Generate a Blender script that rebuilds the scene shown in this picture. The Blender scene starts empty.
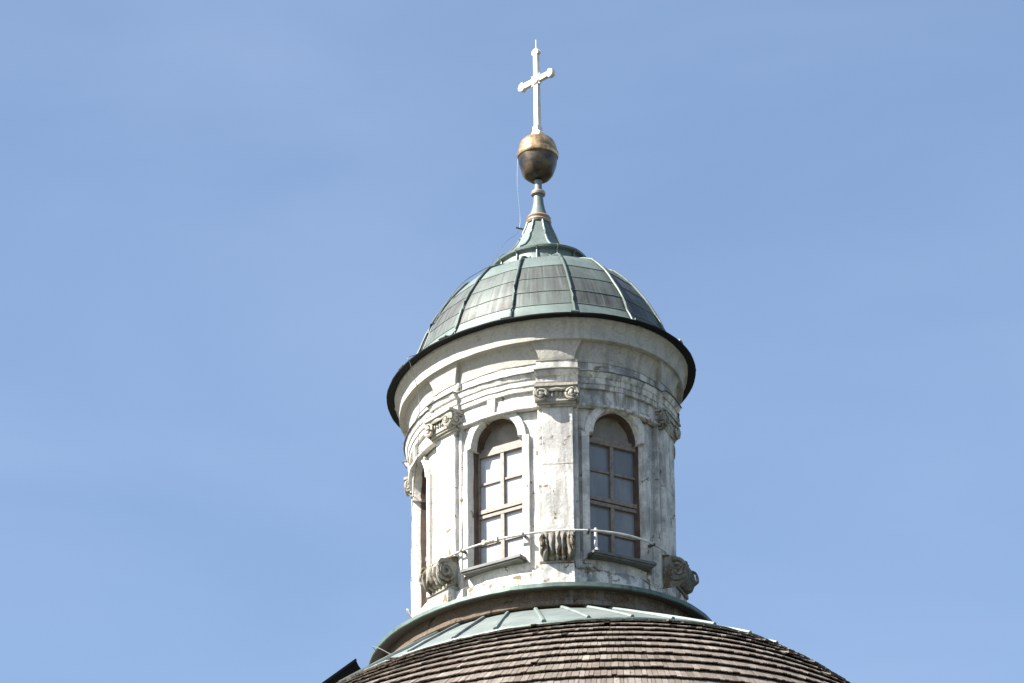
import bpy, bmesh, math, random
from math import sin, cos, pi, radians as R
from mathutils import Vector, Matrix, noise
random.seed(7)
C = bpy.context.scene
col = C.collection

# ------------------------------------------------------------ camera
PITCH, ROLL, YAW = 0.463677, 0.00845560, -0.00610621
cam = bpy.data.objects.new('camera', bpy.data.cameras.new('camera')); col.objects.link(cam); C.camera = cam
cam.data.sensor_width = 36.0; cam.data.lens = 179.3176; cam.data.clip_start = 0.5; cam.data.clip_end = 6000
Rt = Vector((cos(YAW), -sin(YAW), 0)); F = Vector((sin(YAW)*cos(PITCH), cos(YAW)*cos(PITCH), sin(PITCH))); U = Rt.cross(F)
R2 = cos(ROLL)*Rt - sin(ROLL)*U; U2 = sin(ROLL)*Rt + cos(ROLL)*U
m = Matrix((R2, U2, -F)).transposed().to_4x4(); m.translation = Vector((0, -80.03576, 1.6)); cam.matrix_world = m

# ------------------------------------------------------------ world and sun
SUN_AZ, SUN_EL = 68.0, 42.0            # degrees to the left of the line from the tower to the camera
sv = Vector((-sin(R(SUN_AZ))*cos(R(SUN_EL)), -cos(R(SUN_AZ))*cos(R(SUN_EL)), sin(R(SUN_EL))))
W = bpy.data.worlds.new('World'); C.world = W; W.use_nodes = True
nt = W.node_tree; nt.nodes.clear()
out = nt.nodes.new('ShaderNodeOutputWorld'); bg = nt.nodes.new('ShaderNodeBackground'); sky = nt.nodes.new('ShaderNodeTexSky')
sky.sky_type = 'NISHITA'; sky.sun_disc = False; sky.sun_elevation = R(SUN_EL); sky.sun_rotation = math.atan2(sv.x, sv.y)
sky.altitude = 400; sky.air_density = 1.0; sky.dust_density = 1.2; sky.ozone_density = 1.6
bg.inputs[1].default_value = 0.070
# thin high cirrus veil: a very soft noise over the sky directions
tc = nt.nodes.new('ShaderNodeTexCoord'); mp = nt.nodes.new('ShaderNodeMapping'); mp.inputs['Rotation'].default_value = (0.0, R(28), 0.0); mp.inputs['Scale'].default_value = (3.0, 3.0, 8.0)
nz = nt.nodes.new('ShaderNodeTexNoise'); nz.inputs['Scale'].default_value = 2.6; nz.inputs['Detail'].default_value = 8; nz.inputs['Roughness'].default_value = .5; nz.inputs['Distortion'].default_value = .4
mr = nt.nodes.new('ShaderNodeMapRange'); mr.inputs[1].default_value = .35; mr.inputs[2].default_value = .8; mr.inputs[3].default_value = 0.025; mr.inputs[4].default_value = .095
mx = nt.nodes.new('ShaderNodeMix'); mx.data_type = 'RGBA'
mx.inputs[7].default_value = (6.4, 7.3, 9.0, 1)
nt.links.new(tc.outputs['Generated'], mp.inputs[0]); nt.links.new(mp.outputs[0], nz.inputs['Vector']); nt.links.new(nz.outputs['Fac'], mr.inputs[0])
nt.links.new(mr.outputs[0], mx.inputs[0]); nt.links.new(sky.outputs[0], mx.inputs[6]); nt.links.new(mx.outputs[2], bg.inputs[0]); nt.links.new(bg.outputs[0], out.inputs[0])
sun = bpy.data.objects.new('sun', bpy.data.lights.new('sun', 'SUN')); col.objects.link(sun)
sun.data.energy = 5.0; sun.data.angle = R(.53); sun.data.color = (1, .955, .88)
sun.rotation_euler = (-sv).to_track_quat('-Z', 'Y').to_euler(); sun.location = (-60, -60, 90)
C.view_settings.view_transform = 'Standard'; C.view_settings.look = 'None'; C.view_settings.exposure = 1.6; C.view_settings.gamma = 1
C.render.engine = 'CYCLES'; C.render.resolution_x = 1024; C.render.resolution_y = 683

# ------------------------------------------------------------ mesh helpers
class MB:
    def __init__(s): s.v = []; s.f = []; s.uv = {}; s.a = {}
    def face(s, idx, uv=None, a=None):
        s.f.append(tuple(idx)); k = len(s.f)-1
        if uv: s.uv[k] = uv
        if a is not None: s.a[k] = a
    def grid(s, rows, close_u=False, uvs=None, attr=None):
        n = len(rows[0]); b = len(s.v)
        for r in rows: s.v.extend(Vector(p) for p in r)
        for i in range(len(rows)-1):
            for j in range(n if close_u else n-1):
                j2 = (j+1) % n
                q = (b+i*n+j, b+i*n+j2, b+(i+1)*n+j2, b+(i+1)*n+j)
                uv = None
                if uvs: uv = [uvs(i, j), uvs(i, j+1), uvs(i+1, j+1), uvs(i+1, j)]
                s.face(q, uv, attr(i, j) if attr else None)
        return b
    def fan(s, ring):
        b = len(s.v); s.v.extend(Vector(p) for p in ring); s.face(range(b, b+len(ring)))
    def tube(s, path, r, n=8, M=None, caps=True, flat=1.0, updir=None):
        path = [Vector(p) for p in path]; rows = []
        for i, p in enumerate(path):
            d = (path[min(i+1, len(path)-1)]-path[max(i-1, 0)]).normalized()
            u0 = updir[i] if updir else (Vector((0, 0, 1)) if abs(d.z) < .9 else Vector((1, 0, 0)))
            x = d.cross(u0).normalized(); y = x.cross(d)
            rr = r[i] if isinstance(r, (list, tuple)) else r
            row = [p + rr*(cos(2*pi*k/n)*x + flat*sin(2*pi*k/n)*y) for k in range(n)]
            if M: row = [M @ q for q in row]
            rows.append(row)
        s.grid(rows, True)
        if caps: s.fan(list(reversed(rows[0]))); s.fan(rows[-1])
    def lathe(s, prof, c=(0, 0, 0), n=32, M=None, tw=0):
        rows = []
        for r, z in prof:
            row = [Vector((c[0]+r*cos(2*pi*k/n+tw), c[1]+r*sin(2*pi*k/n+tw), c[2]+z)) for k in range(n)]
            if M: row = [M @ q for q in row]
            rows.append(row)
        s.grid(rows, True)
        s.fan(list(reversed(rows[0]))); s.fan(rows[-1])
    def box(s, lo, hi, M=None, taper=None):
        x0, y0, z0 = lo; x1, y1, z1 = hi
        p = [Vector(q) for q in ((x0,y0,z0),(x1,y0,z0),(x1,y1,z0),(x0,y1,z0),(x0,y0,z1),(x1,y0,z1),(x1,y1,z1),(x0,y1,z1))]
        if M: p = [M @ q for q in p]
        b = len(s.v); s.v.extend(p)
        for q in ((3,2,1,0),(4,5,6,7),(0,1,5,4),(1,2,6,5),(2,3,7,6),(3,0,4,7)): s.face([b+k for k in q])
    def prism(s, poly, y0, y1, M=None):
        """poly in (x, z), extruded along local y"""
        a = [Vector((x, y0, z)) for x, z in poly]; c = [Vector((x, y1, z)) for x, z in poly]
        if M: a = [M @ q for q in a]; c = [M @ q for q in c]
        s.fan(a); s.fan(list(reversed(c)))
        s.grid([c + [c[0]], a + [a[0]]])
    def build(s, name, mat, parent=None, smooth=35, jitter=0, jscale=6, recalc=True):
        me = bpy.data.meshes.new(name)
        v = s.v
        if jitter: v = [p + jitter*noise.noise_vector(p*jscale) for p in v]
        me.from_pydata([tuple(p) for p in v], [], s.f)
        if s.uv:
            L = me.uv_layers.new(name='UVMap')
            for k, poly in enumerate(me.polygons):
                if k in s.uv:
                    for li, uv in zip(poly.loop_indices, s.uv[k]): L.data[li].uv = uv
        if s.a:
            A = me.attributes.new('tone', 'FLOAT', 'FACE')
            for k, x in s.a.items(): A.data[k].value = x
        if recalc:
            bm = bmesh.new(); bm.from_mesh(me); bmesh.ops.remove_doubles(bm, verts=bm.verts, dist=1e-5); bmesh.ops.recalc_face_normals(bm, faces=bm.faces); bm.to_mesh(me); bm.free()
        if smooth:
            me.polygons.foreach_set('use_smooth', [True]*len(me.polygons)); me.set_sharp_from_angle(angle=R(smooth))
        me.materials.append(mat)
        o = bpy.data.objects.new(name, me); col.objects.link(o)
        if parent: o.parent = parent
        return o
def thing(name, label, cat, loc=(0, 0, 0), group=None):
    o = bpy.data.objects.new(name, None); col.objects.link(o); o.location = loc; o.empty_display_size = .5
    tag(o, label, cat, group); return o
def tag(o, label, cat, group=None, kind=None):
    if label: o['label'] = label
    if cat: o['category'] = cat
    if group: o['group'] = group
    if kind: o['kind'] = kind
    return o

# ------------------------------------------------------------ materials
def mat(name):
    m = bpy.data.materials.new(name); m.use_nodes = True; n = m.node_tree
    return m, n, n.nodes['Principled BSDF']
def N(n, typ, **kw):
    x = n.nodes.new(typ)
    for k, v in kw.items():
        if k.startswith('i_'): x.inputs[k[2:].replace('_', ' ')].default_value = v
        else: setattr(x, k, v)
    return x
def noise_n(n, scale, detail=4, rough=.55, vec=None, dist=0, coord='Object', stretch=None):
    t = N(n, 'ShaderNodeTexCoord'); src = t.outputs[coord]
    if stretch:
        mpn = N(n, 'ShaderNodeMapping'); mpn.inputs['Scale'].default_value = stretch; n.links.new(src, mpn.inputs[0]); src = mpn.outputs[0]
    x = N(n, 'ShaderNodeTexNoise', i_Scale=scale, i_Detail=detail, i_Roughness=rough, i_Distortion=dist); n.links.new(src, x.inputs['Vector'])
    return x.outputs['Fac']
def ramp(n, src, lo, hi, a=0., b=1.):
    x = N(n, 'ShaderNodeMapRange', interpolation_type='SMOOTHSTEP'); n.links.new(src, x.inputs[0])
    for k, v in zip((1, 2, 3, 4), (lo, hi, a, b)): x.inputs[k].default_value = v
    return x.outputs[0]
TONE = .76      # one calibration of all base colours against the exposure
def mixc(n, fac, a, b, mode='MIX'):
    x = N(n, 'ShaderNodeMix', data_type='RGBA', blend_type=mode)
    if isinstance(fac, (int, float)): x.inputs[0].default_value = fac
    else: n.links.new(fac, x.inputs[0])
    for i, c in ((6, a), (7, b)):
        if isinstance(c, tuple): x.inputs[i].default_value = (c[0]*TONE, c[1]*TONE, c[2]*TONE, 1)
        else: n.links.new(c, x.inputs[i])
    return x.outputs[2]
def mul(n, a, b, op='MULTIPLY'):
    x = N(n, 'ShaderNodeMath', operation=op)
    for i, c in ((0, a), (1, b)):
        if isinstance(c, (int, float)): x.inputs[i].default_value = c
        else: n.links.new(c, x.inputs[i])
    return x.outputs[0]
def bump(n, p, h, strength=.4, dist=.02):
    b = N(n, 'ShaderNodeBump'); b.inputs['Strength'].default_value = strength; b.inputs['Distance'].default_value = dist
    n.links.new(h, b.inputs['Height']); n.links.new(b.outputs[0], p.inputs['Normal'])

def plaster(name, base=(.82, .79, .73), grey=(.31, .315, .32), brown=(.24, .19, .12), g=(.42, .60), s=(.48, .62), b=(.61, .635), damp=.7):
    m, n, p = mat(name)
    big = ramp(n, noise_n(n, 1.7, 6, .62), g[0], g[1])
    streak = ramp(n, noise_n(n, 3.2, 5, .65, stretch=(2.4, 2.4, .28)), s[0], s[1])
    fine = ramp(n, noise_n(n, 22, 5, .7), .42, .68)
    px_ = N(n, 'ShaderNodeTexCoord'); sx_ = N(n, 'ShaderNodeSeparateXYZ'); n.links.new(px_.outputs['Object'], sx_.inputs[0])
    side = ramp(n, sx_.outputs['X'], -1.0, 1.1, .28, 1.0)     # weather side is dirtier; strengthened there to put shade into the colour
    big = mul(n, big, side); streak = mul(n, streak, side)
    c = mixc(n, mul(n, big, damp), base, grey)
    c = mixc(n, mul(n, streak, damp*.8), c, (.25, .235, .205))
    c = mixc(n, mul(n, fine, .35), c, (.28, .27, .25))
    blot = mul(n, ramp(n, noise_n(n, 6.5, 9, .74, dist=.4), .575, .615), side)
    c = mixc(n, mul(n, blot, damp*.55), c, (.22, .225, .23))
    # flaked places, the brownish undercoat shows
    fl = ramp(n, noise_n(n, 3.6, 8, .68, dist=.6), b[0], b[1])
    c = mixc(n, fl, c, brown)
    # hairline cracks
    tcn = N(n, 'ShaderNodeTexCoord'); vo = N(n, 'ShaderNodeTexVoronoi', feature='DISTANCE_TO_EDGE'); vo.inputs['Scale'].default_value = 2.3
    wv = N(n, 'ShaderNodeTexNoise', i_Scale=3.0, i_Detail=4); va = N(n, 'ShaderNodeVectorMath', operation='MULTIPLY_ADD'); va.inputs[1].default_value = (.4, .4, .4)
    n.links.new(tcn.outputs['Object'], wv.inputs['Vector']); n.links.new(wv.outputs['Color'], va.inputs[0]); n.links.new(tcn.outputs['Object'], va.inputs[2]); n.links.new(va.outputs[0], vo.inputs['Vector'])
    cr = mul(n, ramp(n, vo.outputs['Distance'], .0, .012, 1, 0), ramp(n, noise_n(n, 1.1, 3), .52, .62))
    c = mixc(n, mul(n, cr, .6), c, (.16, .14, .11))
    n.links.new(c, p.inputs['Base Color']); p.inputs['Roughness'].default_value = .9; p.inputs['Specular IOR Level'].default_value = .2
    h = mul(n, mul(n, noise_n(n, 9, 8, .7), 1.0), mul(n, fl, -.6), 'ADD')
    bump(n, p, h, .55, .03)
    return m
M_plaster = plaster('weathered_white_plaster')
M_ent = plaster('grimy_entablature_plaster', g=(.44, .62), s=(.46, .62), b=(.61, .66), damp=1.0)
M_foot = plaster('patched_foot_plaster', g=(.46, .6), s=(.5, .64), b=(.555, .575), damp=1.0)
M_cornice = plaster('cornice_plaster', base=(.56, .53, .46), g=(.46, .64), s=(.48, .66), b=(.70, .73), damp=.6)
M_stone = plaster('crumbling_stone', base=(.44, .41, .34), grey=(.17, .16, .14), brown=(.17, .13, .075), g=(.38, .54), s=(.42, .58), b=(.50, .56), damp=1.0)
M_capital = plaster('lichened_capital_stucco', base=(.50, .47, .40), grey=(.20, .19, .165), brown=(.17, .14, .085), g=(.42, .58), s=(.48, .66), b=(.58, .66), damp=.9)
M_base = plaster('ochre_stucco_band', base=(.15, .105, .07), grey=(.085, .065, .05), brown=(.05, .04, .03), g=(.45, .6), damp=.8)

def copper(name, uv=False, green=(.205, .262, .24), dark=(.12, .105, .09), amount=1.0, rough=.55):
    m, n, p = mat(name)
    g2 = ramp(n, noise_n(n, 2.2, 5, .6), .35, .7)
    c = mixc(n, g2, green, tuple(x*.78 for x in green))
    c = mixc(n, mul(n, ramp(n, noise_n(n, 5, 6, .7, stretch=(1, 1, .5)), .5, .72), .45), c, (.27, .34, .315))
    if uv:
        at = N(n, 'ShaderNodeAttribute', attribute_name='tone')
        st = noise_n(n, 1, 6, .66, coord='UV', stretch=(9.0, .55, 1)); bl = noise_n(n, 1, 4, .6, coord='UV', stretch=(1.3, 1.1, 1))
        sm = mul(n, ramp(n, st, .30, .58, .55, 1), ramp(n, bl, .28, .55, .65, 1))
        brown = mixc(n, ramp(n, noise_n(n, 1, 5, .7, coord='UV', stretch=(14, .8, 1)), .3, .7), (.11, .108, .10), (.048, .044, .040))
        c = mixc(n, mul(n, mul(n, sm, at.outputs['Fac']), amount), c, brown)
        run = ramp(n, noise_n(n, 1, 3, .5, coord='UV', stretch=(11, .25, 1)), .60, .72)
        c = mixc(n, mul(n, mul(n, run, at.outputs['Fac']), .55), c, (.27, .31, .29))
    else:
        c = mixc(n, mul(n, ramp(n, noise_n(n, 3, 6, .65, stretch=(2.2, 2.2, .5)), .52, .7), .55*amount), c, dark)
    n.links.new(c, p.inputs['Base Color']); p.inputs['Roughness'].default_value = rough; p.inputs['Metallic'].default_value = .4
    bump(n, p, noise_n(n, 3.5, 5, .55), .35, .03)
    return m
M_copper = copper('verdigris_copper_sheet', uv=True)
M_copper2 = copper('verdigris_copper', amount=.7)
M_rib = copper('rib_copper', green=(.13, .17, .15), dark=(.04, .04, .036), amount=1.2)
M_skirt = copper('pale_verdigris_copper', green=(.27, .315, .30), amount=.5)
M_lip = copper('dark_verdigris_edge', green=(.13, .185, .16), dark=(.05, .06, .05), amount=1.0)

def simple(name, c, rough=.6, metal=0, var=.25, scale=8, c2=None, bs=.2, spec=.5):
    m, n, p = mat(name)
    c2 = c2 or tuple(x*(1-var) for x in c)
    n.links.new(mixc(n, ramp(n, noise_n(n, scale, 5, .6), .35, .68), c, c2), p.inputs['Base Color'])
    p.inputs['Roughness'].default_value = rough; p.inputs['Metallic'].default_value = metal; p.inputs['Specular IOR Level'].default_value = spec
    bump(n, p, noise_n(n, scale*2, 5, .6), bs, .01)
    return m
M_dark = simple('tarred_eaves_board', (.010, .011, .012), .7, spec=.2)
M_gold = simple('worn_gilding', (.86, .83, .75), .5, .1, c2=(.74, .66, .48), scale=7)
M_orbgold = simple('tarnished_gilt_copper', (.74, .52, .27), .34, .7, c2=(.30, .19, .10), scale=6, bs=.5)
M_orbshade = simple('shade_toned_gilt_copper', (.15, .105, .065), .36, .6, c2=(.03, .03, .032), scale=4, bs=.5)
M_copband = simple('bare_copper_band', (.42, .27, .18), .5, .4, c2=(.34, .36, .30), scale=6)
M_frame = simple('brown_painted_window_wood', (.30, .24, .19), .55, var=.4, scale=14)
M_glass = simple('curtained_window_glass', (.36, .385, .42), .08, 0, var=.1, scale=1.5, bs=.06, spec=.6)
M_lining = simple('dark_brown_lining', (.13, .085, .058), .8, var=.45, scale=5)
def glass_mat():
    m, n, p = mat('old_window_glass')
    oi = N(n, 'ShaderNodeObjectInfo'); f = ramp(n, oi.outputs['Random'], 0, 1)
    c = mixc(n, f, (.29, .30, .315), (.18, .19, .20))
    c = mixc(n, mul(n, ramp(n, noise_n(n, 2.2, 4, .6, stretch=(1.5, 1.5, .5)), .45, .65), .5), c, (.15, .155, .16))
    n.links.new(c, p.inputs['Base Color']); p.inputs['Roughness'].default_value = .06; p.inputs['Specular IOR Level'].default_value = .6
    bump(n, p, noise_n(n, 2.5, 2, .5), .25, .02)
    return m
M_glass = glass_mat()
M_glass_sunlit = simple('sunlit_curtained_glass', (.60, .64, .68), .08, 0, c2=(.44, .47, .50), scale=2.0, bs=.1, spec=.6)  # white curtain behind; panes made paler to put sunlight into their colour
M_lun = simple('grey_lunette_board', (.34, .31, .27), .7, var=.3, scale=4)
M_sill = simple('slate_sill', (.16, .165, .15), .6, var=.4, scale=6)
M_rail = simple('white_painted_iron', (.72, .72, .70), .5, c2=(.5, .47, .42), scale=5)
M_wire = simple('iron_wire', (.10, .09, .085), .6, .3)
M_wireb = simple('bright_aluminium_wire', (.22, .23, .24), .5, .4)
M_lead = simple('dark_lead_sheet', (.012, .013, .014), .7, spec=.2)
M_timber_dark = simple('tarred_timber', (.010, .009, .008), .85, scale=10, spec=.1)
M_ledge_shade = simple('ledge_shade_brown', (.09, .065, .045), .8, scale=10)
M_inside = simple('dark_interior', (.02, .02, .02), .9)
def shingle_mat():
    m, n, p = mat('weathered_wood_shingles')
    at = N(n, 'ShaderNodeAttribute', attribute_name='tone')
    cr = N(n, 'ShaderNodeValToRGB'); e = cr.color_ramp.elements
    e[0].position = 0; e[0].color = (.06, .043, .032, 1); e[1].position = 1; e[1].color = (.33, .29, .245, 1)
    for pos, c in ((.3, (.120, .098, .080, 1)), (.55, (.172, .143, .118, 1)), (.8, (.232, .203, .174, 1))):
        x = e.new(pos); x.color = c
    n.links.new(at.outputs['Fac'], cr.inputs[0])
    c = mixc(n, mul(n, ramp(n, noise_n(n, 18, 4, .6, stretch=(1, 1, .25)), .4, .7), .5), cr.outputs[0], (.10, .075, .06))
    c = mixc(n, mul(n, ramp(n, noise_n(n, 1.3, 5, .6), .5, .72), .35), c, (.30, .27, .23))
    c = mixc(n, mul(n, ramp(n, noise_n(n, 4.5, 6, .65), .62, .72), .5), c, (.12, .14, .06))
    n.links.new(c, p.inputs['Base Color']); p.inputs['Roughness'].default_value = .85; p.inputs['Specular IOR Level'].default_value = .25
    bump(n, p, noise_n(n, 30, 4, .6, stretch=(1, 1, .3)), .4, .01)
    return m
M_shingle = shingle_mat()

# ------------------------------------------------------------ the oval plan
PSI = 0.974624822; A0, B0 = 2.590672, 2.067977; ZE = 40.7103       # ZE: height of the lantern's eaves
eu = Vector((cos(PSI), -sin(PSI), 0)); ev = Vector((sin(PSI), cos(PSI), 0))
def pt(t, o, z, a=A0, b=B0):
    ct, st = cos(t), sin(t); nx, ny = b*ct, a*st; L = math.hypot(nx, ny)
    return (a*ct+o*nx/L)*eu + (b*st+o*ny/L)*ev + Vector((0, 0, ZE+z))
def nrm(t, a=A0, b=B0):
    nx, ny = b*cos(t), a*sin(t); return (nx*eu+ny*ev).normalized()
def speed(t): return math.hypot(A0*sin(t), B0*cos(t))
def frame(t, o=0, z=0):
    """local x along the wall (left to right seen from outside), local y outward, z up"""
    n = nrm(t); x = Vector((0, 0, 1)).cross(n)     # counter-clockwise tangent
    mm = Matrix((x, n, Vector((0, 0, 1)))).transposed().to_4x4(); mm.translation = pt(t, o, z); return mm
def tof(tc, s):
    t = tc
    for _ in range(8): t += s/8/speed(t)
    return t
WIN = [R(x) for x in (-4, -61.7, -114.5, 186, 121, 60)]
PIL = [R(x) for x in (-33, 29, 90, 152, 210, 275.5)]
def ringmesh(mb, prof, a=A0, b=B0, brk=None, hw=.36, ncol=26, closed=False, jag=0):
    """prof: (o, z[, extra offset on the pilaster breaks, break half width])"""
    rows = []
    ps = sorted(PIL)
    for q in prof:
        o, z = q[0], q[1]; ex = q[2] if len(q) > 2 else 0; h = q[3] if len(q) > 3 else hw
        row = []
        for i, tc in enumerate(ps):
            nx_ = ps[(i+1) % 6] + (2*pi if i == 5 else 0)
            for s_, e_ in ((-h-.004, 0), (-h, 1), (-h*.5, 1), (0, 1), (h*.5, 1), (h, 1), (h+.004, 0)):
                row.append(pt(tof(tc, s_), o+ex*e_, z, a, b))
            t0, t1 = tof(tc, h+.004), tof(nx_, -h-.004)
            for k in range(1, ncol): row.append(pt(t0+(t1-t0)*k/ncol, o, z, a, b))
        rows.append(row)
    if closed: rows.append(rows[0])
    mb.grid(rows, True)
def oval(mb, prof, n=160, attr=None):
    """prof: (semi-axis a, semi-axis b, z)"""
    mb.grid([[(a*cos(2*pi*k/n))*eu+(b*sin(2*pi*k/n))*ev+Vector((0, 0, ZE+z)) for k in range(n)] for a, b, z in prof], True, attr=attr)

# ------------------------------------------------------------ ground
g = MB(); g.grid([[(x, y, 0) for x in (-3000, -400, -60, 0, 60, 400, 3000)] for y in (-3000, -400, -60, 0, 60, 400, 3000)])
def ground_mat():
    m, n, p = mat('meadow_ground')
    c = mixc(n, ramp(n, noise_n(n, .05, 6, .6), .4, .65), (.05, .055, .035), (.075, .07, .05))
    c = mixc(n, ramp(n, noise_n(n, 2.0, 6, .7), .4, .7), c, (.045, .05, .03))
    n.links.new(c, p.inputs['Base Color']); p.inputs['Roughness'].default_value = .95; bump(n, p, noise_n(n, 6, 6), .6, .05); return m
tag(g.build('ground', ground_mat(), smooth=0), None, None, kind='structure')
g = MB(); oval(g, [(24, 20, -ZE+.004), (3, 2.5, -ZE+.004)], 96); g.fan([(3*cos(2*pi*k/96))*eu+(2.5*sin(2*pi*k/96))*ev+Vector((0, 0, .004)) for k in range(96)])
tag(g.build('gravel_forecourt', simple('grey_gravel', (.10, .095, .09), .95, scale=3), smooth=0), None, None, kind='structure')

# ------------------------------------------------------------ church (dome body under the lantern)
church = thing('church', 'big oval church dome clad in brown wooden shingles with a pale green copper collar', 'church', (0, 0, 0))
DA, DB, DZ = 5.55, 4.20, -6.67
prof = []; o_, z_, th = 0., DZ, 34.0
L = .28
while th < 80: prof.append((o_, z_, th)); o_ += L*cos(R(th)); z_ -= L*sin(R(th)); th += 6.5*L
prof.append((o_, z_, th))
OE, ZD = o_, z_
def dpt(t, o, z): return pt(t, o, z, DA, DB)
def dper(o): return 2*pi*math.sqrt(((DA+o)**2+(DB+o)**2)/2)
# under-surface
mb = MB(); mb.grid([[dpt(2*pi*k/144, o-.05, z-.02) for k in range(144)] for o, z, _ in prof], True)
verts_under = mb
# shingles: overlapping split-wood boards, every board its own faces inside the one roof mesh
for r in range(len(prof)-1):
    (o0, z0, t0), (o1, z1, t1) = prof[r], prof[r+1]
    n = int(dper(o1)/.092); ph = random.random()
    widths = [random.uniform(.65, 1.35) for _ in range(n)]; tot = sum(widths); acc = ph
    for k in range(n):
        ta = 2*pi*acc/tot; acc += widths[k]; tb = 2*pi*acc/tot
        tm = (ta+tb)/2; nn = nrm(tm, DA, DB)
        wave = .014*noise.noise(Vector((tm*9, r*.7, 0)))
        gap = .003
        ta += gap/5; tb -= gap/5
        dl = random.uniform(-.012, .016) + wave; lift = .062 + random.uniform(0, .014) + (.03 if random.random() < .02 else 0)
        c1, s1 = cos(R(t0)), sin(R(t0))
        # lower (butt) edge, raised along the surface normal; upper edge tucked under the next row
        lo_o, lo_z = o1 + dl*c1 + lift*s1, z1 - dl*s1 + lift*c1
        bo_o, bo_z = lo_o - .020*s1, lo_z - .020*c1
        up_o, up_z = o0 - .06*c1 + .004*s1, z0 + .06*s1 + .004*c1
        tone = min(1, max(0, random.gauss(.50, .12) + .18*noise.noise(Vector((tm*5, r*.35, 3)))))
        if random.random() < .008: tone = random.uniform(.8, .95)
        a1, a2 = dpt(ta, lo_o, lo_z), dpt(tb, lo_o, lo_z + random.uniform(-.004, .004))
        b1, b2 = dpt(ta, up_o, up_z), dpt(tb, up_o, up_z)
        d1, d2 = dpt(ta, bo_o, bo_z), dpt(tb, bo_o, bo_z)
        i = len(mb.v); mb.v.extend((a1, a2, b2, b1, d1, d2))
        mb.face((i, i+1, i+2, i+3), None, tone); mb.face((i+4, i+5, i+1, i), None, tone*.9)
        mb.face((i+4, i, i+3), None, tone); mb.face((i+1, i+5, i+2), None, tone)
mb.build('shingle_roof', M_shingle, church, smooth=0, recalc=False)
# copper skirt between lantern foot and shingles
S0 = (A0+.53, B0+.53, -5.485); S1 = (DA+.05, DB+.05, -6.64)
mb = MB()
K = 12
def sk(f): return (S0[0]+(S1[0]-S0[0])*f, S0[1]+(S1[1]-S0[1])*f, S0[2]+(S1[2]-S0[2])*(f+.04*(f*f-f)))
oval(mb, [sk(k/K) for k in range(K+1)] + [(S1[0]+.02, S1[1]+.02, S1[2]-.045)], 200)
skirt = mb.build('copper_skirt', M_skirt, church, jitter=.012, jscale=2.0)
def ov(t, q): return (q[0]*cos(t))*eu+(q[1]*sin(t))*ev+Vector((0, 0, ZE+q[2]))
for k in range(40):
    t = 2*pi*(k+.3)/40 + random.uniform(-.012, .012); mb = MB()
    path = [ov(t, (q[0], q[1], q[2]+.015)) for q in (sk(j/8) for j in range(9))]
    mb.tube(path, .036, 6)
    mb.build('standing_seam', M_skirt, skirt)
# copper edge strip laid over the shingle top
mb = MB(); oval(mb, [(S1[0]-.02, S1[1]-.02, S1[2]+.012), (S1[0]+.05, S1[1]+.05, S1[2]-.02), (S1[0]+.055, S1[1]+.055, S1[2]-.045), (S1[0]-.0, S1[1], S1[2]-.05)], 200)
mb.build('edge_strip', M_lip, church, jitter=.012, jscale=3.0)
# eaves, drum wall with plinth, pilasters and windows below the picture
EA, EB = DA+OE, DB+OE
mb = MB(); mb.grid([[dpt(2*pi*k/144, OE+d, ZD+z) for k in range(144)] for d, z in ((-.3, .1), (.12, -.02), (.12, -.12), (-.1, -.16), (-.15, -.4), (-.35, -.6), (-.4, -.9), (-.6, -.95), (-.62, -1.3), (-.9, -1.35), (-.9, -1.6))], True)
mb.build('main_cornice', M_cornice, church)
mb = MB(); mb.grid([[dpt(2*pi*k/144, OE+d, z) for k in range(144)] for d, z in ((-.9, ZD-1.5), (-.9, -ZE+1.2), (-.7, -ZE+1.1), (-.7, -ZE-.5))], True)
mb.build('nave_wall', M_plaster, church)
for k in range(10):
    t = 2*pi*(k+.5)/10; n = nrm(t, DA, DB); x = Vector((0, 0, 1)).cross(n); mm = Matrix((x, n, Vector((0, 0, 1)))).transposed().to_4x4(); mm.translation = dpt(t, OE-.9, 0)*1.0; mm.translation.z = 0
    mb = MB(); w = .9; zt = 20.0; zb = 12.0
    oc = [(-w, zb)] + [(w*-cos(pi*j/12), zt+w*sin(pi*j/12)) for j in range(13)] + [(w, zb)]
    mb.prism(oc, -.3, .06, mm); wo = mb.build('window', M_frame, church)
    mb = MB()
    for cx_ in (-.43, .43):
        for cz in range(5): mb.box((cx_-.38, .05, zb+.1+cz*1.55), (cx_+.38, .075, zb+1.5+cz*1.55), mm)
    mb.build('pane', M_glass, wo)
    t2 = 2*pi*k/10; n = nrm(t2, DA, DB); x = Vector((0, 0, 1)).cross(n); mm = Matrix((x, n, Vector((0, 0, 1)))).transposed().to_4x4(); mm.translation = dpt(t2, OE-.9, 0); mm.translation.z = 0
    mb = MB(); mb.box((-.6, -.4, 0), (.6, .16, 1.5), mm); mb.box((-.5, -.4, 1.5), (.5, .1, ZE+ZD-2.0), mm); mb.box((-.6, -.4, ZE+ZD-2.0), (.6, .18, ZE+ZD-1.35), mm)
    mb.build('pilaster', M_plaster, church)

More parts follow.
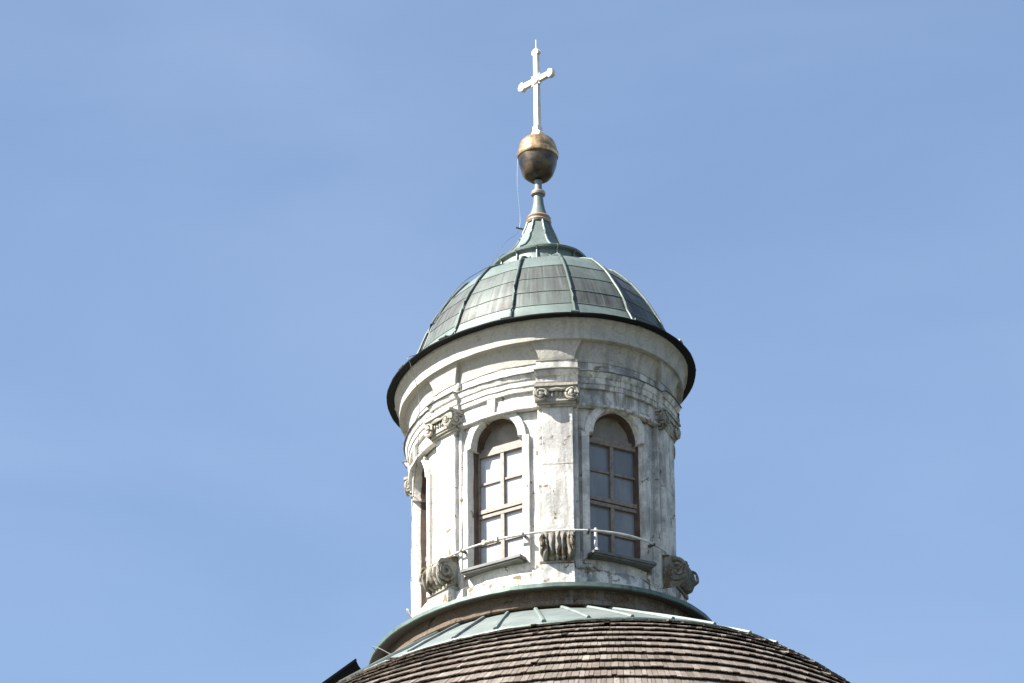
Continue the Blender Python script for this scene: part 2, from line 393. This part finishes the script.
# ------------------------------------------------------------ lantern
lan = thing('roof_lantern', 'weathered white lantern with arched windows and green copper cap above the shingled dome', 'lantern', (0, 0, ZE-5.5))
lan_inv = Matrix.Translation((0, 0, -(ZE-5.5)))
def attach(o, parent=lan):
    o.parent = parent
    if parent is lan: o.matrix_parent_inverse = lan_inv
    return o
WO = .55; WA = .475; ZB = -4.28; ZI = -2.00            # window half widths, sill and impost heights
WALL = -.06
def wzone(t):
    for c in WIN:
        d = (t-c+pi) % (2*pi)-pi; s = d*speed(c)
        if abs(s) < WO+.04: return s
    return None
mb = MB()
cols = set()
for c in WIN:
    for k in range(-14, 15): cols.add(round((tof(c, (WO+.04)*k/14)) % (2*pi), 6))
for k in range(240):
    t = 2*pi*k/240
    if wzone(t) is None and wzone(t+.003) is None and wzone(t-.003) is None: cols.add(round(t, 6))
cols = sorted(cols)
for i, t in enumerate(cols):
    t2 = cols[(i+1) % len(cols)] + (2*pi if i == len(cols)-1 else 0); tm = (t+t2)/2; s = wzone(tm)
    def strip(z0, z1, n):
        mb.grid([[pt(t, WALL, z0+(z1-z0)*k/n), pt(t2, WALL, z0+(z1-z0)*k/n)] for k in range(n+1)])
    if s is None: strip(-5.15, -1.4, 12)
    else:
        strip(-5.15, ZB-.02, 3)
        ra = WA+.05
        def zt(tt):
            sv_ = wzone(tt); sv_ = WO+.04 if sv_ is None else abs(sv_)
            return ZI + math.sqrt(max(0, ra*ra-min(sv_, ra)**2))
        mb.grid([[pt(t, WALL, zt(t)), pt(t2, WALL, zt(t2))], [pt(t, WALL, -1.4), pt(t2, WALL, -1.4)]])
attach(mb.build('drum_wall', M_plaster, None, jitter=.010, jscale=3.5))
# foot of the drum, flaring over the copper ledge
mb = MB(); ringmesh(mb, [(-.05, -4.52, .05, .44), (.02, -4.60, .08, .44), (.04, -4.85, .10, .44), (.10, -4.98, .12, .44), (.13, -5.18, .12, .44)])
attach(mb.build('drum_foot', M_foot, None, jitter=.022, jscale=5))
# copper ledge round the foot with its lip
OB = .757
mb = MB(); ringmesh(mb, [(.0, -4.93), (OB-.05, -5.11), (OB, -5.115), (OB+.004, -5.185), (OB-.02, -5.195), (OB-.03, -5.185)], ncol=20)
attach(mb.build('ledge_flashing', M_lip, None, jitter=.008, jscale=7))
mb = MB(); ringmesh(mb, [(OB-.012, -5.175), (OB-.025, -5.192), (OB-.24, -5.16)], ncol=20)
attach(mb.build('ledge_soffit_shade', M_ledge_shade, None))  # dark brown ring stands in for the shade under the lip
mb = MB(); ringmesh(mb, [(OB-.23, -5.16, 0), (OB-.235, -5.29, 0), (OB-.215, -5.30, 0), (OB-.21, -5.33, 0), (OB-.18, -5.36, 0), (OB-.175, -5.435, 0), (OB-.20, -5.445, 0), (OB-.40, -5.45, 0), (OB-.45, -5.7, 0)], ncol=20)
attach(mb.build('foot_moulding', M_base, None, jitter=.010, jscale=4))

# windows
def opening(w, wa, zb, zi, n=18, grow=0):
    w += grow; wa += grow
    P = [(-w, zb)] + [(-w, zb+(zi-zb)*k/6) for k in range(1, 7)]
    P += [(-wa*cos(pi*k/n), zi+wa*sin(pi*k/n)) for k in range(n+1)]
    P += [(w, zi-(zi-zb)*k/6) for k in range(7)]
    return P
def make_window(tc):
    # surround and reveal
    mb = MB()
    inn = opening(WO, WA, ZB, ZI); outr = opening(WO+.13, WA+.15, ZB-.10, ZI+.0)
    def q(s, z, o): return pt(tof(tc, s), o, z)
    rows = [[q(s, z, -.36) for s, z in inn], [q(s, z, -.20) for s, z in inn], [q(s, z, -.025) for s, z in inn], [q(s*1.02, z+.012, -.004) for s, z in inn], [q(s, z, 0) for s, z in outr], [q(s, z, WALL-.03) for s, z in outr]]
    mb.grid(rows)
    attach(mb.build('window_surround', M_plaster, None, jitter=.012, jscale=5))
    # brown stained lining of the inner half of the reveal, its edge against the plaster uneven
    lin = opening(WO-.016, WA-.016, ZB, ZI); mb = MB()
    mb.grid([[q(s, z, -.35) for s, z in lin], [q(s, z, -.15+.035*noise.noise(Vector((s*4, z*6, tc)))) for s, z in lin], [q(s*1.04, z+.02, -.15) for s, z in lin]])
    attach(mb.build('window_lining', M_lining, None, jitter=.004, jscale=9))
    fr = frame(tc, 0, 0); YF = -.32
    # the chord plane of the frame: fixed distance behind the wall
    w = WO+.03; bar = .045; ZT = ZI-.03
    f = MB()
    f.box((-w, YF-.06, ZB), (-w+.115, YF+.03, ZI+.0), fr); f.box((w-.115, YF-.06, ZB), (w, YF+.03, ZI+.0), fr)
    f.box((-w+.115, YF-.06, ZB), (w-.115, YF+.03, ZB+.09), fr)
    f.box((-w+.115, YF-.06, ZT-.06), (w-.115, YF+.045, ZT+.08), fr)          # transom under the lunette
    zm = (ZB+ZT)/2
    f.box((-w+.115, YF-.06, zm-.075), (w-.115, YF+.04, zm-.012), fr); f.box((-w+.115, YF-.06, zm+.002), (w-.115, YF+.06, zm+.075), fr)   # middle rail, two mouldings
    f.box((-.034, YF-.055, ZB+.09), (.034, YF+.035, zm-.075), fr); f.box((-.034, YF-.055, zm+.075), (.034, YF+.035, ZT-.06), fr)
    for z0, z1 in ((ZB+.09, zm-.075), (zm+.075, ZT-.06)):
        zc = (z0+z1)/2
        for s in (-1, 1): f.box((min(s*.034, s*(w-.115)), YF-.05, zc-.02), (max(s*.034, s*(w-.115)), YF+.018, zc+.02), fr)
    # arch frame
    arc = [[fr @ Vector((-(WA+g)*cos(pi*k/16), YF+y, ZI+.05+(WA+g-.03)*sin(pi*k/16))) for k in range(17)] for g, y in ((.04, -.06), (.04, .03), (-.05, .03), (-.05, -.03))]
    f.grid(arc)
    fo = attach(f.build('window', M_frame, None, smooth=20))
    p = MB(); p.fan([fr @ Vector((-(WA+.02)*cos(pi*k/16), YF-.012, ZI+.04+(WA-.01)*sin(pi*k/16))) for k in range(17)])
    lo = p.build('lunette_panel', M_lun, fo); 
    for z0, z1 in ((ZB+.09, zm-.075), (zm+.075, ZT-.06)):
        zc = (z0+z1)/2
        for a_, b_ in ((z0, zc-.02), (zc+.02, z1)):
            for s in (-1, 1):
                x0, x1 = sorted((s*.034, s*(w-.115))); p = MB(); tl = random.uniform(-.006, .006)
                y0 = YF-.02
                p.v = [fr @ Vector(c) for c in ((x0, y0, a_), (x1, y0+tl, a_), (x1, y0+tl*1.5, b_), (x0, y0+tl*.5, b_))]; p.face((0, 1, 2, 3))
                p.build('pane', M_glass_sunlit if tc == WIN[1] else M_glass, fo, smooth=0)
    b = MB(); b.box((-w-.1, YF-.16, ZB-.1), (w+.1, YF-.12, ZI+.6), fr); b.build('blind', M_inside, fo)
    # sill slab with its timber packing
    s_ = MB(); s_.box((-.60, YF-.02, -4.315), (.60, .115, -4.268), fr); s_.box((-.57, YF-.02, -4.345), (.57, .09, -4.315), fr)
    if abs(tc-WIN[2]) > .01: attach(s_.build('window_sill', M_sill, None, jitter=.006))
for c in WIN: make_window(c)

# pilasters with Ionic capitals and scroll consoles
def spiral(cx, cz, r0, turns, dirn, start, n=46):
    P = []
    for k in range(n+1):
        f = k/n; a = start + dirn*turns*2*pi*f; r = r0*(1-f)**.8+.012
        P.append((cx+r*cos(a), cz+r*sin(a), f))
    return P
def make_pilaster(tc, wear):
    fr = frame(tc, 0, 0)
    rnd = random.Random(int(tc*100)+5)
    mb = MB()
    def slab(hw, y1, z0, z1, nz=14, y0=-.14):
        rows = []
        for k in range(nz+1):
            z = z0+(z1-z0)*k/nz
            rows.append([fr @ Vector(p) for p in ((-hw, y0, z), (-hw, y1-.008, z), (-hw+.008, y1, z), (0, y1, z), (hw-.008, y1, z), (hw, y1-.008, z), (hw, y0, z))])
        mb.grid(rows)
    slab(.34, .012, -5.1, -1.40)                 # backing strip
    slab(.262, .085, -3.93, -2.655); slab(.262, .085, -2.645, -1.40)                # shaft
    slab(.275, .10, -3.93, -3.86, 1)
    po = attach(mb.build('pilaster', M_plaster, None, jitter=.008, jscale=6))
    # capital
    c = MB()
    c.box((-.335, -.1, -1.262), (.335, .255, -1.215), fr)                       # abacus
    c.box((-.30, -.1, -1.29), (.30, .225, -1.262), fr)
    c.box((-.285, -.1, -1.47), (.285, .17, -1.29), fr)                        # core
    c.tube([(-.30, .13, -1.475), (.30, .13, -1.475)], .028, 8, fr)             # astragal
    c.box((-.30, -.1, -1.53), (.30, .115, -1.50), fr)
    for s in (-1, 1):
        P = spiral(s*.235, -1.375, .098, 2.1, -s, pi/2)
        c.tube([(x, .205+.05*f, z) for x, z, f in P], [.030-.016*f for x, z, f in P], 6, fr)
        c.lathe([(.0, 0), (.032, .0), (.032, .05), (.0, .065)], (0, 0, 0), 10, fr @ Matrix.Translation((s*.235, .21, -1.375)) @ Matrix.Rotation(-pi/2, 4, 'X'))
        # bolster behind the volute (its side face)
        c.lathe([(.100, 0), (.086, .07), (.075, .14), (.088, .22), (.098, .30)], (0, 0, 0), 14, fr @ Matrix.Translation((s*.25, -.09, -1.375)) @ Matrix.Rotation(-pi/2, 4, 'X'))
        P = spiral(.13, -1.375, .085, 1.8, -1, pi/2)
        c.tube([(s*.318+s*.02*f, y, z) for y, z, f in P], [.024-.012*f for y, z, f in P], 6, fr)
    for k in range(5):
        x = -.13+.065*k; c.lathe([(.0, -.055), (.022, -.04), (.028, 0), (.018, .04), (.0, .05)], (0, 0, 0), 8, fr @ Matrix.Translation((x, .175, -1.36+rnd.uniform(-.012, .012))))
    c.tube([(-.17, .2, -1.29), (-.08, .225, -1.315), (0, .22, -1.305), (.08, .225, -1.315), (.17, .2, -1.29)], .022, 6, fr)
    SM = fr @ Matrix.Translation((0, 0, -1.22)) @ Matrix.Diagonal((1.10, .72 if min(abs(tc-PIL[1]), abs(tc-PIL[4])) < .01 else 1.12, 1.18, 1)) @ Matrix.Translation((0, 0, 1.21)) @ fr.inverted()
    c.v = [SM @ p_ for p_ in c.v]
    c.build('capital', M_capital, po, jitter=.016, jscale=16)
    # scroll console under the shaft: front fluted, sides with a volute
    k_ = MB(); HWc = .245
    prof = [(.05, -3.93), (.12, -3.935), (.22, -3.955), (.33, -4.00), (.42, -4.08), (.47, -4.18), (.485, -4.29), (.46, -4.40), (.40, -4.48), (.33, -4.51), (.27, -4.51)]
    nx = 36; rows = []
    for i, (y, z) in enumerate(prof):
        wv = 0 if i in (0,) else 1
        row = [fr @ Vector((-HWc, -.1, z))]
        for j in range(nx+1):
            x = -HWc+2*HWc*j/nx; fl = abs(sin(pi*(x+HWc)/(2*HWc)*5)); d = -.095*wv*(1-fl**.7)
            edge = -.03 if j in (0, nx) else 0
            row.append(fr @ Vector((x, max(0, y*.9+d+edge), z+(-d*.25))))
        row.append(fr @ Vector((HWc, -.1, z))); rows.append(row)
    k_.grid(rows)
    k_.fan([q for q in rows[-1]])
    for s in (-1, 1):
        P = spiral(.27, -4.24, .19, 2.0, -1, pi*.6)
        k_.tube([(s*(HWc+.006+.02*f), y, z) for y, z, f in P], [.034-.016*f for y, z, f in P], 6, fr)
    k_.box((-.28, -.1, -4.56), (.28, .28, -4.51), fr)
    k_.build('console', M_stone, po, jitter=.036, jscale=10)
    # block beneath the console
    b = MB(); b.box((-.29, -.1, -5.14), (.27, .25, -4.56), fr); b.box((-.33, -.1, -5.14), (.33, .33, -4.97), fr)
    b.build('plinth_block', M_foot, po, jitter=.02, jscale=6)
for i, c in enumerate(PIL): make_pilaster(c, i % 2)

# entablature and cornice: one swept moulding breaking forward over every pilaster
E_ = [(-.03, -1.56, .0), (.065, -1.545, .03), (.07, -1.505, .03), (.0, -1.485, .0), (-.005, -1.22, .0), (.05, -1.215, .06), (.055, -1.13, .06), (.075, -1.125, .06),
      (.08, -1.03, .06), (.10, -1.02, .07), (.13, -.955, .08), (.135, -.925, .08), (.02, -.915, .07), (.02, -.71, .07), (.035, -.70, .07)]
mb = MB(); ringmesh(mb, E_, hw=.34)
ent = attach(mb.build('entablature', M_ent, None, jitter=.010, jscale=4))
mb = MB()
ringmesh(mb, [(.02, -.72, .06, .28), (.035, -.71, .07, .28), (.04, -.66, .08, .29), (.05, -.58, .08, .31), (.065, -.50, .08, .34), (.095, -.42, .07, .38), (.125, -.385, .06, .40), (.20, -.38, .005, .40), (.228, -.375), (.236, -.37), (.238, -.305), (.228, -.295), (.226, -.24), (.232, -.18), (.250, -.12), (.285, -.075), (.312, -.065), (.316, -.01), (.42, .0)])
attach(mb.build('cornice', M_cornice, None, jitter=.007, jscale=3))
# keystones over the windows
for c in WIN:
    fr = frame(c, 0, 0); mb = MB()
    mb.prism([(-.055, -1.50), (.055, -1.50), (.085, -1.22), (-.085, -1.22)], -.05, .045, fr)
    attach(mb.build('keystone', M_ent, None, jitter=.006, jscale=8))
# thin sheet-metal drip on top of the frieze mouldings, slightly bent
mb = MB(); ringmesh(mb, [(.015, -.905, .07), (.155, -.918, .085), (.157, -.930, .085), (.14, -.931, .08)], hw=.35)
attach(mb.build('drip_flashing', M_sill, None, jitter=.010, jscale=9))
# dark eaves board and gutter edge
mb = MB(); ringmesh(mb, [(.315, -.012), (.440, -.014), (.455, -.008), (.458, .012), (.43, .028), (.30, .04)], ncol=10)
attach(mb.build('eaves_board', M_dark, None, jitter=.010, jscale=2.5))

# copper cap roof: fourteen flat gores
NG = 14; T0 = R(-25); EAo, EBo = A0+.443, B0+.443
KP = [(.990, .022), (.945, .06), (.910, .14), (.888, .26), (.862, .40), (.838, .56), (.812, .725), (.778, .91), (.738, 1.09), (.695, 1.27), (.648, 1.45), (.590, 1.64), (.529, 1.81), (.44, 1.94), (.36, 2.03), (.30, 2.075)]
SEAM = {2: 1, 6: 1, 9: 1, 12: 1}
def kpt(t, k, z, off=0):
    n = nrm(t, EAo, EBo); return (EAo*k*cos(t))*eu+(EBo*k*sin(t))*ev+Vector((0, 0, ZE+z)) + n*off
def gp(i, f, k, z):
    a_, b_ = kpt(T0+2*pi*i/NG, k, z), kpt(T0+2*pi*(i+1)/NG, k, z); m_ = a_.lerp(b_, f)
    d = Vector((m_.x, m_.y, 0)); dn = d.normalized() if d.length else d
    return m_ + dn*(.035*k*4*f*(1-f))
mb = MB(); dev = [0]
for j in range(1, len(KP)): dev.append(dev[-1]+math.hypot((KP[j][0]-KP[j-1][0])*2.6, KP[j][1]-KP[j-1][1]))
SEAMS = (4, 6, 8, 10)
for i in range(NG):
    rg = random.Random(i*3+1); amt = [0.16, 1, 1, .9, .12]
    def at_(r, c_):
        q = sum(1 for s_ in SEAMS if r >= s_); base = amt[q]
        if i in (1, 2, 3): return .92 if q != 4 else .6        # these gores carry the dark tone almost all over
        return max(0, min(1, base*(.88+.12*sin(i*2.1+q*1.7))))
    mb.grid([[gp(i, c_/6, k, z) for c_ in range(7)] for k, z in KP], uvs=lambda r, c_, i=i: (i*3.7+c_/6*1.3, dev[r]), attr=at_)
    for s_ in SEAMS:
        k, z = KP[s_]
        mb.tube([gp(i, c_/6, k+.002, z) for c_ in range(7)], .008, 5, caps=False)
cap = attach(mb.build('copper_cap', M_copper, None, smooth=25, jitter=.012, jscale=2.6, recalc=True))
for i in range(NG):
    t = T0+2*pi*i/NG; mb = MB(); sway = random.uniform(-.008, .008)
    path = [kpt(t, k, z, .022)+Vector((0, 0, .015)) for k, z in KP]
    t1 = t-.05; path = [kpt(t1, 1.0, .035, .0)] + path[:-1] + [kpt(t, .315, 2.10, 0), kpt(t, .305, 2.16, 0)]
    mb.tube(path, .023, 8)
    mb.build('roof_rib', M_rib, cap, jitter=.012, jscale=3)
# upper tier: low drum with an overhanging lip, then the flared spire foot
mb = MB()
def tier(k, z, n=96, poly=0): return [kpt(2*pi*j/n, k, z) for j in range(n)]
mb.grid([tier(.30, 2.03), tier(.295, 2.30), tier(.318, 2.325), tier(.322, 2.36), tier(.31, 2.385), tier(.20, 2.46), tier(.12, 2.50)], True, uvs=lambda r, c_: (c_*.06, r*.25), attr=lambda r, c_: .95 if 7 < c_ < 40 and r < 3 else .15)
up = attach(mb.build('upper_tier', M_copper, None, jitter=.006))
for i in range(NG):
    t = T0+2*pi*(i+.35)/NG; mb = MB()
    mb.tube([kpt(t, .312, 2.09), kpt(t, .302, 2.28), kpt(t, .320, 2.345), kpt(t, .305, 2.385), kpt(t, .22, 2.455)], .017, 6); mb.build('tier_rib', M_copper2, up)
mb = MB(); rows = []; NS = 8
SP = [(.74, 2.44), (.57, 2.56), (.44, 2.70), (.36, 2.84), (.295, 2.98), (.24, 3.11), (.20, 3.24)]
for r, z in SP: rows.append([Vector((r*cos(2*pi*k/NS+.35), r*sin(2*pi*k/NS+.35), ZE+z)) for k in range(NS)])
mb.grid(rows, True)
sp = attach(mb.build('spire_foot', M_copper2, None, smooth=20))
for k in range(NS):
    mb = MB(); a = 2*pi*k/NS+.35; mb.tube([Vector(((r+.005)*cos(a), (r+.005)*sin(a), ZE+z)) for r, z in SP], .02, 6); mb.build('spire_rib', M_copper2, sp)

# ------------------------------------------------------------ finial
fin = thing('roof_finial', 'gilded orb on a slender green copper stem at the very top of the lantern cap', 'finial', (0, 0, ZE+3.22))
finv = Matrix.Translation((0, 0, -(ZE+3.22)))
def fa(o): o.parent = fin; o.matrix_parent_inverse = finv; return o
c0 = (0, 0, ZE)
mb = MB(); mb.lathe([(.17, 3.36), (.155, 3.42), (.12, 3.52), (.095, 3.66), (.085, 3.78), (.080, 3.88), (.070, 3.94), (.066, 4.02), (.075, 4.10)], c0, 24); fa(mb.build('stem', M_copper2, None))
mb = MB(); mb.lathe([(.215, 3.22), (.232, 3.26), (.21, 3.285), (.205, 3.30), (.222, 3.335), (.20, 3.37), (.16, 3.39)], c0, 28); fa(mb.build('collar', M_copband, None))
mb = MB(); mb.lathe([(.09, 3.80), (.125, 3.815), (.132, 3.85), (.115, 3.885), (.085, 3.90)], c0, 24); fa(mb.build('collar', M_copband, None))
mb = MB(); pr = []
zc = 4.66
for k in range(0, 13):
    a = -pi/2+pi/2*k/12; pr.append((.348*cos(a)**.52 if k else .02, zc+.55*sin(a)))
for k in range(0, 11):
    a = pi/2*k/10; pr.append((.345*cos(a)**.55 if k < 10 else .03, zc+.05+.27*sin(a)))
mb.lathe(pr[12:], c0, 40)
orb = fa(mb.build('orb', M_orbgold, None, smooth=60, jitter=.012, jscale=6))
mb = MB(); mb.lathe(pr[:13], c0, 40); mb.build('orb_bowl', M_orbshade, orb, smooth=60, jitter=.012, jscale=6)  # lower half coloured dark in place of its mirrored shade
mb = MB(); mb.lathe([(.33, zc-.10), (.362, zc-.09), (.374, zc-.07), (.374, zc-.01), (.362, zc+.02), (.335, zc+.03)], c0, 40); mb.build('orb_band', M_orbgold, orb)

# ------------------------------------------------------------ cross
CZ = ZE+5.01; cr = thing('roof_cross', 'white gilded metal cross with budded arm ends and a thin rod, standing on the orb', 'cross', (0, 0, CZ))
tilt = Matrix.Rotation(R(-.3), 4, 'Y'); CM = Matrix.Translation((0, 0, CZ)) @ tilt @ Matrix.Rotation(R(-46), 4, 'Z')
def bud(cx, cz, dx, dz, s=1.0):
    """end of an arm: narrow neck, swelling and blunt tip; outline in the cross plane"""
    px, pz = -dz, dx
    P = [(.0, .05), (.03, .05), (.06, .095), (.10, .10), (.13, .085), (.175, .06), (.19, .0)]
    L_ = [(cx+dx*u*s+px*w*s, cz+dz*u*s+pz*w*s) for u, w in P]; Rr = [(cx+dx*u*s-px*w*s, cz+dz*u*s-pz*w*s) for u, w in reversed(P[:-1])]
    return L_+Rr
AZ_ = 1.15; H = 1.81
mb = MB(); mb.prism([(-.055, .02), (.055, .02), (.05, H-.16), (-.05, H-.16)], -.035, .035, CM); mb.prism(bud(0, H-.17, 0, 1, .85), -.04, .04, CM)
mb.prism([(-.10, -.03), (.10, -.03), (.115, .05), (.07, .10), (.055, .20), (-.055, .20), (-.07, .10), (-.115, .05)], -.06, .06, CM)
post = mb.build('upright', M_gold, None, smooth=30, jitter=.01, jscale=14)
mb = MB(); mb.prism([(-.32, AZ_-.05), (.32, AZ_-.05), (.32, AZ_+.05), (-.32, AZ_+.05)], -.037, .037, CM)
for s in (-1, 1): mb.prism(bud(s*.285, AZ_, s, 0, .85), -.042, .042, CM)
arm = mb.build('cross_arm', M_gold, None, smooth=30, jitter=.01, jscale=14)
mb = MB(); mb.lathe([(.03, 0), (.085, 0), (.09, .012), (.06, .03), (.02, .035)], (0, 0, 0), 10, CM @ Matrix.Translation((0, -.04, AZ_)) @ Matrix.Rotation(pi/2, 4, 'X'))
for k in range(4):
    a = pi/4+k*pi/2; mb.prism([(.05*cos(a)-.03*sin(a), AZ_+.05*sin(a)+.03*cos(a)), (.16*cos(a), AZ_+.16*sin(a)), (.05*cos(a)+.03*sin(a), AZ_+.05*sin(a)-.03*cos(a))], -.03, .03, CM)
ros = mb.build('rosette', M_gold, None, smooth=30)
mb = MB(); mb.tube([(0, 0, H-.02), (0, 0, H+.18)], .010, 6, CM); rod = mb.build('rod', M_gold, None)
for o in (post, arm, ros, rod): o.parent = cr; o.matrix_parent_inverse = Matrix.Translation((0, 0, -CZ))

# ------------------------------------------------------------ iron ring round the drum
ring = thing('iron_ring', 'white painted iron ring bar running round the lantern at window sill height', 'ring bar', (0, 0, ZE-3.9))
rinv = Matrix.Translation((0, 0, -(ZE-3.9)))
def ra(o): o.parent = ring; o.matrix_parent_inverse = rinv; return o
mb = MB(); n = 200; OR = .10
rows = []
for k in range(n):
    t = R(-97)+R(322)*k/(n-1); c = pt(t, OR, -3.885+.008*sin(3*t+1)); nn = nrm(t)
    rows.append([c+.020*(cos(2*pi*j/8)*nn+sin(2*pi*j/8)*Vector((0, 0, 1))) for j in range(8)])
mb.grid(rows, True); mb.fan(list(reversed(rows[0]))); mb.fan(rows[-1]); ra(mb.build('bar', M_rail, None, smooth=60))
for c in WIN:
    if abs(c-WIN[2]) < .01: continue
    for s in (-.60, .60):
        t = tof(c, s); mb = MB(); mb.box((-.018, -.1, -.02), (.018, OR+.03, .02), frame(t, 0, -3.885)); ra(mb.build('bracket', M_wire, None))
t = tof(WIN[1], .02); mb = MB(); fr = frame(t, OR, -3.885); mb.tube([(-.14, .0, -.01), (.12, .0, -.01)], .036, 8, fr); mb.box((-.16, -.04, -.045), (-.11, .04, .035), fr); mb.box((.09, -.04, -.045), (.14, .04, .035), fr); ra(mb.build('turnbuckle', M_copband, None))
# short white pipe at the left jamb of the shaded window
t = tof(WIN[0], -.47); mb = MB(); mb.tube([(0, .0, -4.24), (0, .0, -3.80)], .03, 8, frame(t, .02, 0)); mb.lathe([(.03, -.03), (.04, 0), (.03, .03)], (0, 0, -4.22), 8, frame(t, .08, 0))
tag(mb.build('vent_pipe', M_rail, None), 'short white upright pipe on the sill of the shaded window', 'pipe')

# ------------------------------------------------------------ lightning conductor
mb = MB()
tL = R(-97)
P = [Vector((-.36, -.02, ZE+4.55)), Vector((-.37, -.04, ZE+4.0)), Vector((-.335, -.05, ZE+3.14)), Vector((-.60, -.22, ZE+2.75))]
for tz, k, z in ((-100, .36, 2.22), (-98, .56, 1.80), (-97, .70, 1.30), (-96, .82, .73), (-96, .90, .22)): P.append(kpt(R(tz), k, z, .03))
P.append(pt(R(-95), .50, .02)); P.append(pt(R(-95), .47, -.10)); P.append(pt(R(-96), .33, -.42)); P.append(pt(R(-97), .25, -.65)); P.append(pt(R(-98), .22, -1.0))
Q = [pt(R(-103), .14, -1.5), pt(R(-135), .03, -2.2), pt(R(-140), .02, -3.6), pt(R(-140), .02, -4.5), pt(R(-128), .10, -4.78), pt(R(-119), .45, -5.03), pt(R(-112), .79, -5.10), pt(R(-106), .77, -5.25), pt(R(-99), .60, -5.55)]
P += Q
def smooth(P, n=6):
    o = []
    for i in range(len(P)-1):
        p0, p1, p2, p3 = P[max(0, i-1)], P[i], P[i+1], P[min(len(P)-1, i+2)]
        for k in range(n):
            u = k/n; o.append(.5*((2*p1)+(p2-p0)*u+(2*p0-5*p1+4*p2-p3)*u*u+(3*p1-p0-3*p2+p3)*u**3))
    o.append(P[-1]); return o
cond = thing('lightning_conductor', 'thin lightning conductor wire running from the orb down the left side of the lantern', 'wire', (-.36, 0, ZE+4.5))
ci = Matrix.Translation((.36, 0, -(ZE+4.5)))
mb.tube(smooth(P[:5], 5), .0035, 5); mb.tube(smooth(P[4:], 6), .0065, 5)
o = mb.build('wire', M_wireb, None); o.parent = cond; o.matrix_parent_inverse = ci
mb = MB(); mb.tube([(-.40, -.06, ZE+3.14), (-.19, -.02, ZE+3.10)], .016, 6); o = mb.build('holder', M_wire, None); o.parent = cond; o.matrix_parent_inverse = ci
mb = MB(); mb.tube([P[-9]+Vector((0, 0, .08)), P[-9]+Vector((0, 0, -.08))], .02, 6); o = mb.build('clamp', M_wire, None); o.parent = cond; o.matrix_parent_inverse = ci

# ------------------------------------------------------------ roof hatch on the far left shoulder of the dome
hatch = thing('roof_hatch', 'black sheet-covered hatch roof jutting out at the left shoulder of the shingled dome', 'roof hatch', (-3.09, -1.6, 34.3))
O = Vector((-3.14, -1.6, 34.93)); dh = Vector((-.87, -.5, 0)).normalized(); wd = Vector((-.5, .87, 0)).normalized()
dd = (dh*cos(R(42)) - Vector((0, 0, 1))*sin(R(42))).normalized(); nn = (dh*sin(R(42)) + Vector((0, 0, 1))*cos(R(42)))
HM = Matrix((dd, wd, nn)).transposed().to_4x4(); HM.translation = O
hi = Matrix.Translation((3.09, 1.6, -34.3))
mb = MB(); mb.box((-.01, -.02, -.03), (1.93, 1.73, .01), HM)
o = mb.build('cover_sheet', M_lead, None, smooth=0, jitter=.01); o.parent = hatch; o.matrix_parent_inverse = hi
mb = MB(); mb.prism([(0, -.03), (1.9, -.03), (1.9, -.8), (-.10, -.8), (-.02, -.42), (.02, -.3), (.02, -.12)], 0, 1.7, HM)
o = mb.build('cheek', M_timber_dark, None, smooth=0); o.parent = hatch; o.matrix_parent_inverse = hi
